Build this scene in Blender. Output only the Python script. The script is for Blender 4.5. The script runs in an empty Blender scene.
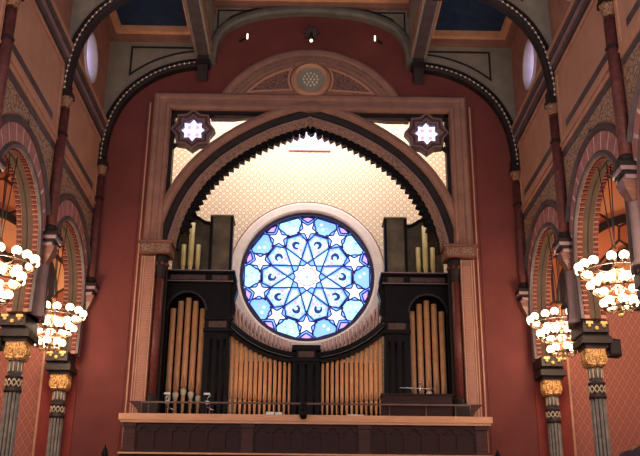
import bpy, bmesh, math, random
from mathutils import Vector, Matrix
random.seed(7)
PI = math.pi
SC = bpy.context.scene
COL = SC.collection

# ------------------------------------------------------------------ materials
def lin(c):
    return tuple(((v / 255) / 12.92 if v / 255 <= .04045 else ((v / 255 + .055) / 1.055) ** 2.4) for v in c)

class NB:
    """tiny node builder"""
    def __init__(s, name):
        s.m = bpy.data.materials.new(name); s.m.use_nodes = True
        s.nt = s.m.node_tree; s.b = s.nt.nodes['Principled BSDF']
        s.tc = s.nt.nodes.new('ShaderNodeTexCoord').outputs['Object']
    def link(s, a, b): s.nt.links.new(a, b)
    def math(s, op, a, b=None, c=None):
        n = s.nt.nodes.new('ShaderNodeMath'); n.operation = op
        for i, v in enumerate((a, b, c)):
            if v is None: continue
            if isinstance(v, (int, float)): n.inputs[i].default_value = v
            else: s.link(v, n.inputs[i])
        return n.outputs[0]
    def xyz(s):
        n = s.nt.nodes.new('ShaderNodeSeparateXYZ'); s.link(s.tc, n.inputs[0]); return n.outputs
    def noise(s, scale, detail=3, rough=.55):
        n = s.nt.nodes.new('ShaderNodeTexNoise'); n.inputs['Scale'].default_value = scale
        n.inputs['Detail'].default_value = detail; n.inputs['Roughness'].default_value = rough
        s.link(s.tc, n.inputs['Vector']); return n.outputs['Fac']
    def ramp(s, f, stops):
        n = s.nt.nodes.new('ShaderNodeValToRGB'); s.link(f, n.inputs[0]); e = n.color_ramp.elements
        while len(e) < len(stops): e.new(.5)
        for i, (p, c) in enumerate(stops):
            e[i].position = p; e[i].color = (*lin(c), 1)
        return n.outputs[0]
    def mix(s, f, a, b):
        n = s.nt.nodes.new('ShaderNodeMix'); n.data_type = 'RGBA'
        s.link(f, n.inputs[0]) if not isinstance(f, (int, float)) else setattr(n.inputs[0], 'default_value', f)
        for i, v in ((6, a), (7, b)):
            if isinstance(v, tuple): n.inputs[i].default_value = (*lin(v), 1)
            else: s.link(v, n.inputs[i])
        return n.outputs[2]
    def out(s, col, rough=.6, metal=0., bump=None, bs=.3, spec=.4):
        if isinstance(col, tuple): s.b.inputs['Base Color'].default_value = (*lin(col), 1)
        else: s.link(col, s.b.inputs['Base Color'])
        s.b.inputs['Roughness'].default_value = rough; s.b.inputs['Metallic'].default_value = metal
        s.b.inputs['Specular IOR Level'].default_value = spec
        if bump is not None:
            n = s.nt.nodes.new('ShaderNodeBump'); n.inputs['Strength'].default_value = bs; n.inputs['Distance'].default_value = .02
            s.link(bump, n.inputs['Height']); s.link(n.outputs[0], s.b.inputs['Normal'])
        return s.m

def plain(name, c, rough=.6, metal=0., vary=.12, scale=3., spec=.4):
    n = NB(name); f = n.noise(scale, 4)
    a = tuple(max(0, v * (1 - vary)) for v in c); b = tuple(min(255, v * (1 + vary)) for v in c)
    return n.out(n.ramp(f, [(.3, a), (.7, b)]), rough, metal, spec=spec)

def wood(name, c, rough=.4, vary=.3, spec=.4):
    n = NB(name); x = n.xyz()
    mp = n.nt.nodes.new('ShaderNodeMapping'); mp.inputs['Scale'].default_value = (2, 6, 22)
    n.link(n.tc, mp.inputs[0]); t = n.nt.nodes.new('ShaderNodeTexNoise'); t.inputs['Scale'].default_value = 1.2; t.inputs['Detail'].default_value = 5
    n.link(mp.outputs[0], t.inputs['Vector'])
    a = tuple(v * (1 - vary) for v in c); b = tuple(min(255, v * (1 + vary)) for v in c)
    return n.out(n.ramp(t.outputs['Fac'], [(.3, a), (.7, b)]), rough, spec=spec)

def foliage(name, bg, fg, scale=9, rough=.6):
    """scrolling leaf stencil"""
    n = NB(name)
    w = n.nt.nodes.new('ShaderNodeTexVoronoi'); w.feature = 'DISTANCE_TO_EDGE'; w.inputs['Scale'].default_value = scale
    d = n.nt.nodes.new('ShaderNodeTexNoise'); d.inputs['Scale'].default_value = scale * .8; n.link(n.tc, d.inputs['Vector'])
    vm = n.nt.nodes.new('ShaderNodeVectorMath'); vm.operation = 'MULTIPLY_ADD'; vm.inputs[1].default_value = (.16,) * 3
    n.link(d.outputs['Color'], vm.inputs[0]); n.link(n.tc, vm.inputs[2]); n.link(vm.outputs[0], w.inputs['Vector'])
    f = n.ramp(w.outputs['Distance'], [(.05, bg), (.12, fg), (.28, fg), (.36, bg)])
    return n.out(f, rough, bump=w.outputs['Distance'], bs=.3)

def lattice(name, bg, fg, px, pz, thick=.12, fill=None, rough=.7, ax=0):
    """diagonal diaper wallpaper: lines of a rhombic grid, with a motif in each cell"""
    n = NB(name); c = n.xyz()
    u = n.math('ADD', n.math('DIVIDE', c[ax], px), n.math('DIVIDE', c[2], pz))
    v = n.math('SUBTRACT', n.math('DIVIDE', c[ax], px), n.math('DIVIDE', c[2], pz))
    fu = n.math('ABSOLUTE', n.math('SUBTRACT', n.math('FRACT', u), .5))
    fv = n.math('ABSOLUTE', n.math('SUBTRACT', n.math('FRACT', v), .5))
    m = n.math('MAXIMUM', fu, fv)
    line = n.math('GREATER_THAN', m, .5 - thick)
    r = n.math('SQRT', n.math('ADD', n.math('MULTIPLY', fu, fu), n.math('MULTIPLY', fv, fv)))
    col = n.mix(line, bg, fg)
    if fill:
        col = n.mix(n.math('LESS_THAN', r, .2), col, fill)
    nz = n.noise(1.5, 3)
    col = n.mix(n.math('MULTIPLY', nz, .25), col, bg)
    return n.out(col, rough)

def rings(name, bg, fg, p, rough=.7):
    n = NB(name); c = n.xyz()
    u = n.math('ADD', n.math('DIVIDE', c[0], p), n.math('DIVIDE', c[2], p))
    v = n.math('SUBTRACT', n.math('DIVIDE', c[0], p), n.math('DIVIDE', c[2], p))
    fu = n.math('SUBTRACT', n.math('FRACT', u), .5); fv = n.math('SUBTRACT', n.math('FRACT', v), .5)
    r = n.math('SQRT', n.math('ADD', n.math('MULTIPLY', fu, fu), n.math('MULTIPLY', fv, fv)))
    k = n.math('MULTIPLY', n.math('GREATER_THAN', r, .24), n.math('LESS_THAN', r, .42))
    k2 = n.math('LESS_THAN', r, .1)
    return n.out(n.mix(n.math('MAXIMUM', k, k2), bg, fg), rough)

def tiles(name, cs, joint, scale=1.1):
    n = NB(name)
    w = n.nt.nodes.new('ShaderNodeTexVoronoi'); w.inputs['Scale'].default_value = scale; n.link(n.tc, w.inputs['Vector'])
    e = n.nt.nodes.new('ShaderNodeTexVoronoi'); e.feature = 'DISTANCE_TO_EDGE'; e.inputs['Scale'].default_value = scale; n.link(n.tc, e.inputs['Vector'])
    s = n.nt.nodes.new('ShaderNodeSeparateColor'); n.link(w.outputs['Color'], s.inputs[0])
    c = n.ramp(s.outputs[0], [(.2, cs[0]), (.5, cs[1]), (.8, cs[2])])
    return n.out(n.mix(n.math('LESS_THAN', e.outputs['Distance'], .03), c, joint), .6)

def key(name, bg, fg, p):
    """stencilled key-pattern strip"""
    n = NB(name); t = n.nt.nodes.new('ShaderNodeTexBrick')
    mp = n.nt.nodes.new('ShaderNodeMapping'); mp.inputs['Rotation'].default_value = (PI / 2, 0, 0); n.link(n.tc, mp.inputs[0]); n.link(mp.outputs[0], t.inputs['Vector'])
    t.inputs['Scale'].default_value = p; t.inputs['Mortar Size'].default_value = .04
    t.inputs['Color1'].default_value = (*lin(bg), 1); t.inputs['Color2'].default_value = (*lin(tuple(v * .92 for v in bg)), 1); t.inputs['Mortar'].default_value = (*lin(fg), 1)
    return n.out(t.outputs['Color'], .6)

def glow(name, c, strength, sample=True):
    m = bpy.data.materials.new(name); m.use_nodes = True
    b = m.node_tree.nodes['Principled BSDF']
    b.inputs['Base Color'].default_value = (*lin(c), 1); b.inputs['Emission Color'].default_value = (*lin(c), 1)
    b.inputs['Emission Strength'].default_value = strength; b.inputs['Roughness'].default_value = .3
    if not sample: m.cycles.emission_sampling = 'NONE'
    return m

M = dict(
    red=plain('red_plaster', (117, 60, 55), .8, vary=.07, scale=1.2, spec=.2),
    redtrim=plain('dark_red_trim', (104, 45, 40), .6),
    brightred=plain('bright_red_plaster', (140, 60, 52), .75, vary=.06, spec=.2),
    tan=plain('tan_stone', (152, 110, 95), .65, vary=.08, spec=.25),
    tanlight=plain('light_tan_moulding', (192, 140, 114), .6, vary=.06, spec=.3),
    orange=plain('orange_cornice', (232, 172, 130), .6, vary=.06),
    panel=plain('tan_wall_panel', (188, 138, 112), .75, vary=.05, scale=1.5, spec=.2),
    wallbrown=plain('brown_wall', (164, 114, 96), .75, vary=.08, spec=.2),
    sage=plain('sage_plaster', (150, 139, 122), .75, vary=.06),
    darkline=plain('dark_line_paint', (48, 38, 38), .7),
    dark=plain('dark_moulding', (40, 30, 29), .55, vary=.2, spec=.2),
    greydark=plain('slate_moulding', (88, 74, 74), .5, vary=.12, spec=.2),
    stripe=plain('mauve_moulding', (150, 120, 122), .5, vary=.1),
    blue=plain('night_blue_coffer', (40, 58, 86), .7, vary=.12, spec=.2),
    gold=foliage('gold_leaf_carving', (140, 62, 36), (250, 200, 124), 15, .4),  # carving's pale highlights and dark recesses are put into the colour
    goldplain=plain('gilding', (226, 176, 104), .4, .1, vary=.12, scale=12),
    fol=foliage('leaf_stencil', (116, 84, 72), (176, 142, 112), 6),
    folgrey=foliage('grey_leaf_carving', (96, 70, 60), (160, 118, 98), 12),
    folred=foliage('rose_leaf_relief', (104, 66, 60), (142, 104, 90), 9),
    marble=plain('red_marble', (104, 54, 48), .4, vary=.15, scale=9, spec=.25),
    colonnette=plain('dull_red_marble', (92, 50, 47), .5, vary=.2, scale=7, spec=.2),
    flute=plain('grey_column_paint', (112, 104, 98), .45, vary=.15, scale=6),
    flutedark=plain('column_dark_and_groove_shade', (54, 44, 42), .5, vary=.15, scale=6, spec=.2),  # dark column parts; also paints the shade in the flute grooves
    pier=plain('daylit_pier_stone', (150, 122, 118), .5, vary=.08),  # purple daylight on the pier fronts is put into this colour
    vred=plain('red_voussoir', (172, 112, 106), .65, vary=.1, scale=4),
    vjoint=plain('mauve_joint', (214, 186, 180), .65),
    dentil=plain('terracotta_dentil', (98, 50, 42), .7, vary=.1, spec=.15),
    soffit=plain('grey_brown_soffit', (80, 63, 52), .75, vary=.08, spec=.15),
    black=plain('black_organ_wood', (18, 12, 12), .45, vary=.2, scale=4, spec=.12),
    hood=plain('charcoal_panel', (92, 80, 64), .45, vary=.25, scale=2, spec=.2),
    slot=plain('brown_slot_panel', (78, 54, 48), .6, vary=.2, scale=10),
    pipe=plain('copper_tan_pipe', (228, 164, 114), .42, 0, vary=.06, scale=5, spec=.35),
    pipedark=plain('pipe_lip', (176, 118, 78), .5, 0, vary=.06),
    pipegold=plain('pale_gold_pipe', (206, 184, 124), .42, .0, vary=.06),
    pipepink=plain('pale_pink_pipe', (176, 130, 118), .45, 0, vary=.08),
    ivory=plain('ivory_collar', (186, 166, 138), .5, vary=.05),
    ledge=wood('honey_ledge_wood', (214, 154, 114), .45, .06),
    brown=wood('dark_brown_wood', (54, 33, 32), .5, .12, .12),
    brownlight=wood('mid_brown_wood', (120, 78, 64), .4, .2),
    metal=plain('dark_iron', (46, 40, 40), .4, .5),
    railm=plain('bronze_rail', (96, 64, 56), .4, .1),
    chrome=plain('bright_steel', (200, 200, 205), .25, .8, vary=.05),
    paper=plain('white_paper', (226, 228, 224), .7, vary=.03),
    rosering=plain('pale_rose_stone', (238, 220, 212), .7, vary=.04, scale=6),
    white=plain('white_reveal', (224, 212, 206), .7, vary=.03),
    lead=plain('indigo_leading', (52, 50, 150), .5, vary=.15),
    rim=plain('dark_indigo_rim', (48, 40, 72), .4, vary=.2),
    brass=plain('brass', (104, 74, 50), .5, .1, vary=.1),
    cream=rings('cream_ring_wallpaper', (243, 230, 208), (208, 162, 118), .22),
    creamplain=plain('cream_plaster', (234, 216, 180), .7, vary=.03),
    diaper=lattice('red_diaper_wallpaper', (152, 86, 72), (176, 112, 92), .21, .34, .08, (166, 100, 82)),
    mosaic=tiles('orange_mosaic', ((176, 92, 54), (240, 172, 116), (206, 116, 74)), (70, 36, 30), .85),
    keystrip=key('key_pattern_strip', (182, 128, 106), (150, 98, 82), 5.5),
    floorw=wood('floor_boards', (120, 78, 56), .35, .2),
    globe=glow('lamp_globe_glass', (255, 224, 178), 3.2, False),
    glassblue=glow('pale_blue_glass', (120, 170, 250), .85),
    glasscyan=glow('cyan_glass', (160, 220, 250), .85),
    glasswhite=glow('white_glass', (226, 232, 255), .95),
    glasspink=glow('pink_glass', (226, 150, 220), .8),
    glassdeep=glow('deep_blue_glass', (36, 50, 130), .4),
    glassviolet=glow('violet_glass', (168, 160, 240), .75),
    starlight=glow('backlit_star_glass', (200, 200, 255), 1.3),
    bulb=glow('small_bulb', (255, 240, 220), 1.2, False),
    clerestory=glow('clerestory_glass', (206, 196, 250), 1.5),
    platebrown=plain('brown_plate', (84, 60, 58), .55, vary=.12),
    mauvebrown=plain('mauve_brown_moulding', (128, 98, 98), .55, vary=.1),
    capbrown=foliage('muted_gilt_carving', (66, 42, 36), (186, 134, 96), 16, .5),
    sagedark=plain('dark_sage_moulding', (110, 104, 94), .6, vary=.12),
    brownmid=wood('reddish_brown_wood', (72, 44, 41), .5, .12, .15),
    cup=plain('white_pipe_collar', (232, 222, 196), .5, vary=.03),
    lilac=plain('lilac_panel', (206, 168, 190), .7, vary=.05),
    bead=plain('cream_beading', (240, 220, 200), .4, vary=.03),
)

# ------------------------------------------------------------------ mesh helpers
class MB:
    def __init__(s): s.v = []; s.f = []; s.sm = []; s.mi = []; s.cur = 0
    def add(s, vs, fs, smooth=False):
        o = len(s.v); s.v += [tuple(p) for p in vs]
        for f in fs: s.f.append(tuple(i + o for i in f)); s.sm.append(smooth); s.mi.append(s.cur)
        return s
    def box(s, x0, x1, y0, y1, z0, z1):
        x0, x1 = min(x0, x1), max(x0, x1); y0, y1 = min(y0, y1), max(y0, y1); z0, z1 = min(z0, z1), max(z0, z1)
        v = [(x, y, z) for z in (z0, z1) for y in (y0, y1) for x in (x0, x1)]
        return s.add(v, [(0, 2, 3, 1), (4, 5, 7, 6), (0, 1, 5, 4), (2, 6, 7, 3), (0, 4, 6, 2), (1, 3, 7, 5)])
    def lathe(s, c, prof, n=20, flute=0, fd=0.0, smooth=True):
        """prof: list of (r, z) absolute z; axis vertical through c=(x,y)"""
        vs = []; k = len(prof)
        for r, z in prof:
            for i in range(n):
                a = 2 * PI * i / n; rr = r
                if flute: rr = r * (1 - fd * (.5 - .5 * math.cos(flute * a)))
                vs.append((c[0] + rr * math.cos(a), c[1] + rr * math.sin(a), z))
        fs = [(j * n + i, j * n + (i + 1) % n, (j + 1) * n + (i + 1) % n, (j + 1) * n + i) for j in range(k - 1) for i in range(n)]
        s.add(vs, fs, smooth)
        o = len(s.v) - len(vs)
        if prof[0][0] > 1e-4: s.f.append(tuple(o + i for i in reversed(range(n)))); s.sm.append(False); s.mi.append(s.cur)
        if prof[-1][0] > 1e-4: s.f.append(tuple(o + (k - 1) * n + i for i in range(n))); s.sm.append(False); s.mi.append(s.cur)
        return s
    def sphere(s, c, r, n=12, m=8, sz=1.):
        prof = [(max(1e-5, r * math.sin(PI * j / m)), c[2] - r * sz * math.cos(PI * j / m)) for j in range(m + 1)]
        return s.lathe(c[:2], prof, n)
    def tube(s, pts, r, n=8):
        pts = [Vector(p) for p in pts]; vs = []
        for i, p in enumerate(pts):
            t = (pts[min(i + 1, len(pts) - 1)] - pts[max(i - 1, 0)]).normalized()
            u = t.cross(Vector((0, 0, 1)) if abs(t.z) < .95 else Vector((0, 1, 0))).normalized(); w = t.cross(u)
            rr = r[i] if isinstance(r, (list, tuple)) else r
            vs += [p + rr * (math.cos(2 * PI * k / n) * u + math.sin(2 * PI * k / n) * w) for k in range(n)]
        L = len(pts)
        fs = [(j * n + i, j * n + (i + 1) % n, (j + 1) * n + (i + 1) % n, (j + 1) * n + i) for j in range(L - 1) for i in range(n)]
        fs += [tuple(range(n)), tuple((L - 1) * n + i for i in reversed(range(n)))]
        return s.add(vs, fs, True)
    def prism(s, poly, plane, a, b):
        """convex/simple polygon (u,v) extruded from a to b; plane 'xz' (along Y), 'yz' (along X), 'xy' (along Z)"""
        n = len(poly)
        P = {'xz': lambda u, v, w: (u, w, v), 'yz': lambda u, v, w: (w, u, v), 'xy': lambda u, v, w: (u, v, w)}[plane]
        vs = [P(u, v, a) for u, v in poly] + [P(u, v, b) for u, v in poly]
        fs = [tuple(range(n)), tuple(reversed(range(n, 2 * n)))] + [(i, (i + 1) % n, n + (i + 1) % n, n + i) for i in range(n)]
        return s.add(vs, fs)
    def sweep(s, path, prof, plane='xz', closed=False, smooth=False):
        """path: 2-D points in the plane; prof: closed loop of (offset to the right of travel, depth coordinate)"""
        P = {'xz': lambda u, v, w: (u, w, v), 'yz': lambda u, v, w: (w, u, v), 'xy': lambda u, v, w: (u, v, w)}[plane]
        path = [Vector(p) for p in path]; n = len(path); k = len(prof); vs = []
        for i, p in enumerate(path):
            a = path[i - 1] if (i or closed) else None; b = path[(i + 1) % n] if (i < n - 1 or closed) else None
            d1 = (p - a).normalized() if a is not None else None; d2 = (b - p).normalized() if b is not None else None
            if d1 is None: d1 = d2
            if d2 is None: d2 = d1
            n1 = Vector((d1.y, -d1.x)); n2 = Vector((d2.y, -d2.x)); m = (n1 + n2)
            m = m.normalized() if m.length > 1e-6 else n1
            sc = 1 / max(.35, m.dot(n1))
            for o, w in prof: q = p + m * o * sc; vs.append(P(q.x, q.y, w))
        rng = range(n if closed else n - 1)
        fs = [(i * k + j, i * k + (j + 1) % k, ((i + 1) % n) * k + (j + 1) % k, ((i + 1) % n) * k + j) for i in rng for j in range(k)]
        if not closed: fs += [tuple(range(k)), tuple((n - 1) * k + j for j in reversed(range(k)))]
        return s.add(vs, fs, smooth)
    def slab(s, loops, plane, a, b):
        """filled polygon with holes, extruded a..b"""
        cu = bpy.data.curves.new('t', 'CURVE'); cu.dimensions = '2D'; cu.fill_mode = 'BOTH'; cu.extrude = abs(b - a) / 2
        for lp in loops:
            sp = cu.splines.new('POLY'); sp.points.add(len(lp) - 1); sp.use_cyclic_u = True
            for pt, (u, v) in zip(sp.points, lp): pt.co = (u, v, 0, 1)
        ob = bpy.data.objects.new('t', cu); COL.objects.link(ob)
        dg = bpy.context.evaluated_depsgraph_get(); me = bpy.data.meshes.new_from_object(ob.evaluated_get(dg))
        mid = (a + b) / 2
        P = {'xz': lambda u, v, w: (u, w, v), 'yz': lambda u, v, w: (w, u, v), 'xy': lambda u, v, w: (u, v, w)}[plane]
        s.add([P(v.co.x, v.co.y, mid + v.co.z) for v in me.vertices], [tuple(p.vertices) for p in me.polygons])
        bpy.data.objects.remove(ob); bpy.data.curves.remove(cu); bpy.data.meshes.remove(me)
        return s
    def build(s, name, mat, parent=None, kind=None):
        root = parent
        while root is not None and root.parent is not None: root = root.parent
        off = root.location if root is not None else Vector((0, 0, 0))
        me = bpy.data.meshes.new(name)
        if parent is not None and off.length:
            vs = [(x - off.x, y - off.y, z - off.z) for x, y, z in s.v]
        else: vs = s.v
        me.from_pydata(vs, [], s.f)
        bm = bmesh.new(); bm.from_mesh(me); bmesh.ops.remove_doubles(bm, verts=bm.verts, dist=1e-5)
        bmesh.ops.recalc_face_normals(bm, faces=bm.faces); bm.to_mesh(me); bm.free()
        if len(me.polygons) == len(s.f):
            me.polygons.foreach_set('use_smooth', s.sm); me.polygons.foreach_set('material_index', s.mi)
        else:
            for p in me.polygons: p.use_smooth = any(s.sm)
        for m in (mat if isinstance(mat, (list, tuple)) else [mat]): me.materials.append(M[m] if isinstance(m, str) else m)
        o = bpy.data.objects.new(name, me); COL.objects.link(o); o.parent = parent
        if kind: o['kind'] = kind
        return o

def thing(name, label, cat, loc, group=None):
    o = bpy.data.objects.new(name, None); COL.objects.link(o); o.location = loc; o.empty_display_size = .1
    o['label'] = label; o['category'] = cat
    if group: o['group'] = group
    return o
def tag(o, label, cat, group=None):
    o['label'] = label; o['category'] = cat
    if group: o['group'] = group
    return o
def struct_root(name, loc):
    o = bpy.data.objects.new(name, None); COL.objects.link(o); o.location = loc; o.empty_display_size = .1; o['kind'] = 'structure'; return o

def arc(cx, cz, r, a0, a1, n=24):
    return [(cx + r * math.cos(math.radians(a0 + (a1 - a0) * i / n)), cz + r * math.sin(math.radians(a0 + (a1 - a0) * i / n))) for i in range(n + 1)]
def circle(cx, cz, r, n=48): return arc(cx, cz, r, 0, 360, n)[:-1]
def spline(pts, sub=6):
    P = [Vector(p) for p in pts]; out = []
    for i in range(len(P) - 1):
        p0 = P[i - 1] if i else 2 * P[0] - P[1]; p1, p2 = P[i], P[i + 1]; p3 = P[i + 2] if i + 2 < len(P) else 2 * P[-1] - P[-2]
        for k in range(sub):
            t = k / sub; out.append(tuple(.5 * (2 * p1 + (p2 - p0) * t + (2 * p0 - 5 * p1 + 4 * p2 - p3) * t * t + (3 * p1 - p0 - 3 * p2 + p3) * t ** 3)))
    out.append(tuple(P[-1])); return out
def resample(path, step):
    P = [Vector(p) for p in path]; out = [P[0].copy()]; acc = 0; tang = [(P[1] - P[0]).normalized()]
    for a, b in zip(P, P[1:]):
        L = (b - a).length; d = step - acc
        while d <= L:
            out.append(a + (b - a) * d / L); tang.append((b - a).normalized()); d += step
        acc = L - (d - step)
    return out, tang
def offset(path, d):
    """shift a 2-D path to the right of travel by d"""
    P = [Vector(p) for p in path]; o = []
    for i, p in enumerate(P):
        t = (P[min(i + 1, len(P) - 1)] - P[max(i - 1, 0)]).normalized(); o.append((p.x + t.y * d, p.y - t.x * d))
    return o
SIDE = {-1: 'left', 1: 'right'}

# ------------------------------------------------------------------ dimensions (metres; eye of the camera at 1.6 m)
WX = 6.08          # nave face of the arcade walls
WT = .48           # their thickness
YE = 24.0          # end wall
BAYS = [24.0, 19.725, 15.45, 11.175]
CXY = 6.41         # column axis
ZS, RI, RO, ZC = 6.62, 1.70, 2.34, 7.92   # top of column block, arch radii, arch centre height

# ------------------------------------------------------------------ nave shell
MB().box(-13, 13, 7.0, 27.6, -.12, 0).build('floor', 'floorw', kind='structure')

# great arch outline (outer edge of the moulded archivolt)
half = [(-4.46, 9.85), (-4.42, 10.3), (-4.14, 11.25), (-3.67, 12.13), (-3.1, 12.8), (-2.59, 13.24), (-2.0, 13.64), (-1.1, 14.1), (0, 14.46)]
hs = spline(half, 6)
ARCH = hs + [(-x, z) for x, z in reversed(hs[:-1])]
def arch_off(d):
    l = offset(hs, d); l[-1] = (0, l[-1][1] - d * .05)
    l = [p for p in l if p[0] <= 0]; l[-1] = (0, l[-1][1])
    return l + [(-x, z) for x, z in reversed(l[:-1])]

# end wall with the opening (frame opening: arch plus the two corner spandrels, pierced separately)
open_in = [(-4.1, 5.0), (-4.1, 14.1), (4.1, 14.1), (4.1, 5.0)]
MB().slab([[(-WX - .1, 0), (WX + .1, 0), (WX + .1, 17.95), (-WX - .1, 17.95)], open_in], 'xz', YE, YE + .4).build('wall_back', 'red', kind='structure')

# chancel: gallery floor, walls, ceiling
MB().box(-5.2, 5.2, YE + .4, 27.5, 4.8, 5.03).build('floor_chancel', 'brown', kind='structure')
rc = (-.03, 9.93)
MB().slab([[(-5.2, 4.8), (5.2, 4.8), (5.2, 17), (-5.2, 17)], circle(*rc, 2.1, 64)], 'xz', 27, 27.4).build('wall_chancel', 'cream', kind='structure')
for s in (-1, 1):
    MB().box(s * 5.2, s * 5.4, YE + .4, 27.4, 4.8, 17).build('wall_chancel_' + SIDE[s], 'creamplain', kind='structure')
MB().box(-5.4, 5.4, YE + .4, 27.4, 16.6, 16.8).build('ceiling_chancel', 'creamplain', kind='structure')

# arcade walls
for s in (-1, 1):
    a, b = s * WX, s * (WX + WT)
    holes = []
    for y1, y0 in zip(BAYS, BAYS[1:]):
        cy = (y0 + y1) / 2
        holes.append([(cy - RI * .94, ZS), (cy - RI * .97, 7.4)] + arc(cy, ZC, RI, 190, -10, 32) + [(cy + RI * .97, 7.4), (cy + RI * .94, ZS)])
        holes.append(circle(cy, 14.55, .66, 40))
    # lower outline follows the openings down to the column blocks
    outer = [(10.9, 17.95), (24.0, 17.95), (24.0, ZS - .04)]
    outer = [(10.6, 17.95), (24.0, 17.95), (24.0, ZS)]
    for y1, y0 in zip(BAYS, BAYS[1:]):
        cy = (y0 + y1) / 2
        outer += [(cy + RI * .94, ZS), (cy + RI * .97, 7.4)] + arc(cy, ZC, RI, -10, 190, 32) + [(cy - RI * .97, 7.4), (cy - RI * .94, ZS)]
    outer += [(10.6, ZS)]
    loops = [outer] + [h for i, h in enumerate(holes) if i % 2]
    MB().slab(loops, 'yz', a, b).build('wall_' + SIDE[s], 'wallbrown', kind='structure')
    # aisle: outer wall, end wall with mosaic head, ceiling
    MB().box(s * 12.6, s * 12.8, 7.0, YE + .3, 0, 13).build('wall_aisle_' + SIDE[s], 'diaper', kind='structure')
    MB().box(s * (WX + .1), s * 12.6, YE + .1, YE + .4, 0, 8.25).build('wall_aisle_end_' + SIDE[s], 'diaper', kind='structure')
    MB().box(s * (WX + .1), s * 12.6, YE + .1, YE + .4, 8.25, 13).build('wall_aisle_head_' + SIDE[s], 'mosaic', kind='structure')
    MB().box(s * (WX + WT), s * 12.8, 10.2, YE + .4, 13, 13.2).build('ceiling_aisle_' + SIDE[s], 'mosaic', kind='structure')
    r = struct_root('trim_aisle_arch_' + SIDE[s], (s * 9.7, YE, 8.2))
    mb = MB()
    for rr, w in ((2.72, .2), (1.78, .22)):
        mb.sweep(arc(s * 9.7, 8.2, rr, 0, 180, 40), [(-w / 2, YE - .12), (w / 2, YE - .12), (w / 2, YE + .12), (-w / 2, YE + .12)])
    mb.box(s * 7.02, s * 12.6, YE - .06, YE + .12, 8.14, 8.32)
    mb.build('rib', 'dark', r)
    # red respond panel beside the far column, with its pale edge line
    MB().box(s * WX, s * 6.98, YE - .05, YE + .12, 0, ZS).build('wall_respond_' + SIDE[s], 'brightred', kind='structure')
    MB().box(s * 6.98, s * 7.04, YE - .08, YE + .12, 0, 8.1).build('trim_respond_' + SIDE[s], 'tanlight', kind='structure')

    # --- wall decoration, bay by bay (inside the frame they show as mouldings, friezes and panels)
    mould = struct_root('trim_mouldings_' + SIDE[s], (s * WX, 17.6, 10.9))
    f = lambda d: s * (WX - d)
    mb = MB(); mb2 = MB(); mb3 = MB(); mb4 = MB()
    for y1, y0 in zip(BAYS, BAYS[1:]):
        p, q = y0 + .16, y1 - .16
        mb.box(f(0), f(.05), p, q, 10.82, 10.94); mb.box(f(0), f(.08), p, q, 10.94, 11.0)
        mb2.box(f(0), f(.02), p, q, 10.66, 10.82); mb2.box(f(0), f(.03), p + .15, q - .45, 11.24, 11.42)
        # panel border
        mb.box(f(0), f(.06), p, p + .12, 11.0, 12.9); mb.box(f(0), f(.06), q - .12, q, 11.0, 12.9)
        mb.box(f(0), f(.06), p, q, 12.84, 12.96); mb.box(f(0), f(.05), p, q, 11.0, 11.12)
        mb3.box(f(0), f(.025), p + .12, q - .12, 11.12, 12.84)
        # main cornice
        mb2.box(f(0), f(.1), p, q, 13.0, 13.14); mb4.box(f(0), f(.14), p, q, 13.14, 13.24)
        mb2.box(f(0), f(.18), p, q, 13.24, 13.4); mb.box(f(0), f(.22), p, q, 13.4, 13.48); mb2.box(f(0), f(.16), p, q, 13.48, 13.6)
    mb.build('moulding', 'tanlight', mould); mb2.build('dark_band', 'greydark', mould); mb3.build('panel', 'panel', mould); mb4.build('grey_band', 'stripe', mould)
    for y1, y0 in zip(BAYS, BAYS[1:]):
        cy = (y0 + y1) / 2
        r = struct_root('trim_arch_' + SIDE[s] + '_' + str(BAYS.index(y0)), (s * WX, cy, ZC))
        # voussoirs on a paler backing ring
        cl = lambda pts: [(min(max(u, cy - 1.99), cy + 1.99), v) for u, v in pts]
        ji = arc(cy, ZC, RI + .1, 186, -6, 60); jo = arc(cy, ZC, RO - .06, 186, -6, 60)
        mb = MB(); mb.slab([cl(ji) + [q for i_, q in enumerate(cl(jo)[::-1])]], 'yz', f(-.02), f(.025)); mb.build('joint_ring', 'vjoint', r)
        mb = MB(); n = 15
        for i in range(n):
            a0 = -6 + 192 * i / n + 1.1; a1 = -6 + 192 * (i + 1) / n - 1.1
            mb.prism(cl(arc(cy, ZC, RI + .13, a0, a1, 3)) + cl(arc(cy, ZC, RO - .12, a1, a0, 3)), 'yz', f(0), f(.035))
        mb.build('voussoirs', 'vred', r)
        mb = MB()
        mb.sweep(arc(cy, ZC, RO - .05, 151, 29, 48), [(-.09, f(-.01)), (.07, f(-.01)), (.07, f(.05)), (.0, f(.12)), (-.09, f(.07))], 'yz')
        mb.build('hood_mould', 'greydark', r)
        path = [(cy - RI * .94, ZS), (cy - RI * .97, 7.4)] + arc(cy, ZC, RI, 190, -10, 40) + [(cy + RI * .97, 7.4), (cy + RI * .94, ZS)]
        MB().sweep(offset(path, -.05), [(-.08, f(-.01)), (.05, f(-.01)), (.05, f(.07)), (-.02, f(.09)), (-.08, f(.05))], 'yz').build('inner_mould', 'greydark', r)
        # dentil courses on both edges of the soffit
        mb = MB(); pts, tg = resample(path, .115)
        for dpt in (.06, WT - .06):
            x = s * (WX + dpt)
            for pnt, t in list(zip(pts, tg))[1:-1]:
                nn = Vector((t.y, -t.x)) * .045; tt = t * .035
                q = [pnt - tt, pnt + tt, pnt + tt + nn, pnt - tt + nn]
                mb.prism([(v.x, v.y) for v in q], 'yz', x - .05, x + .05)
        mb.build('dentils', 'dentil', r)
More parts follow.
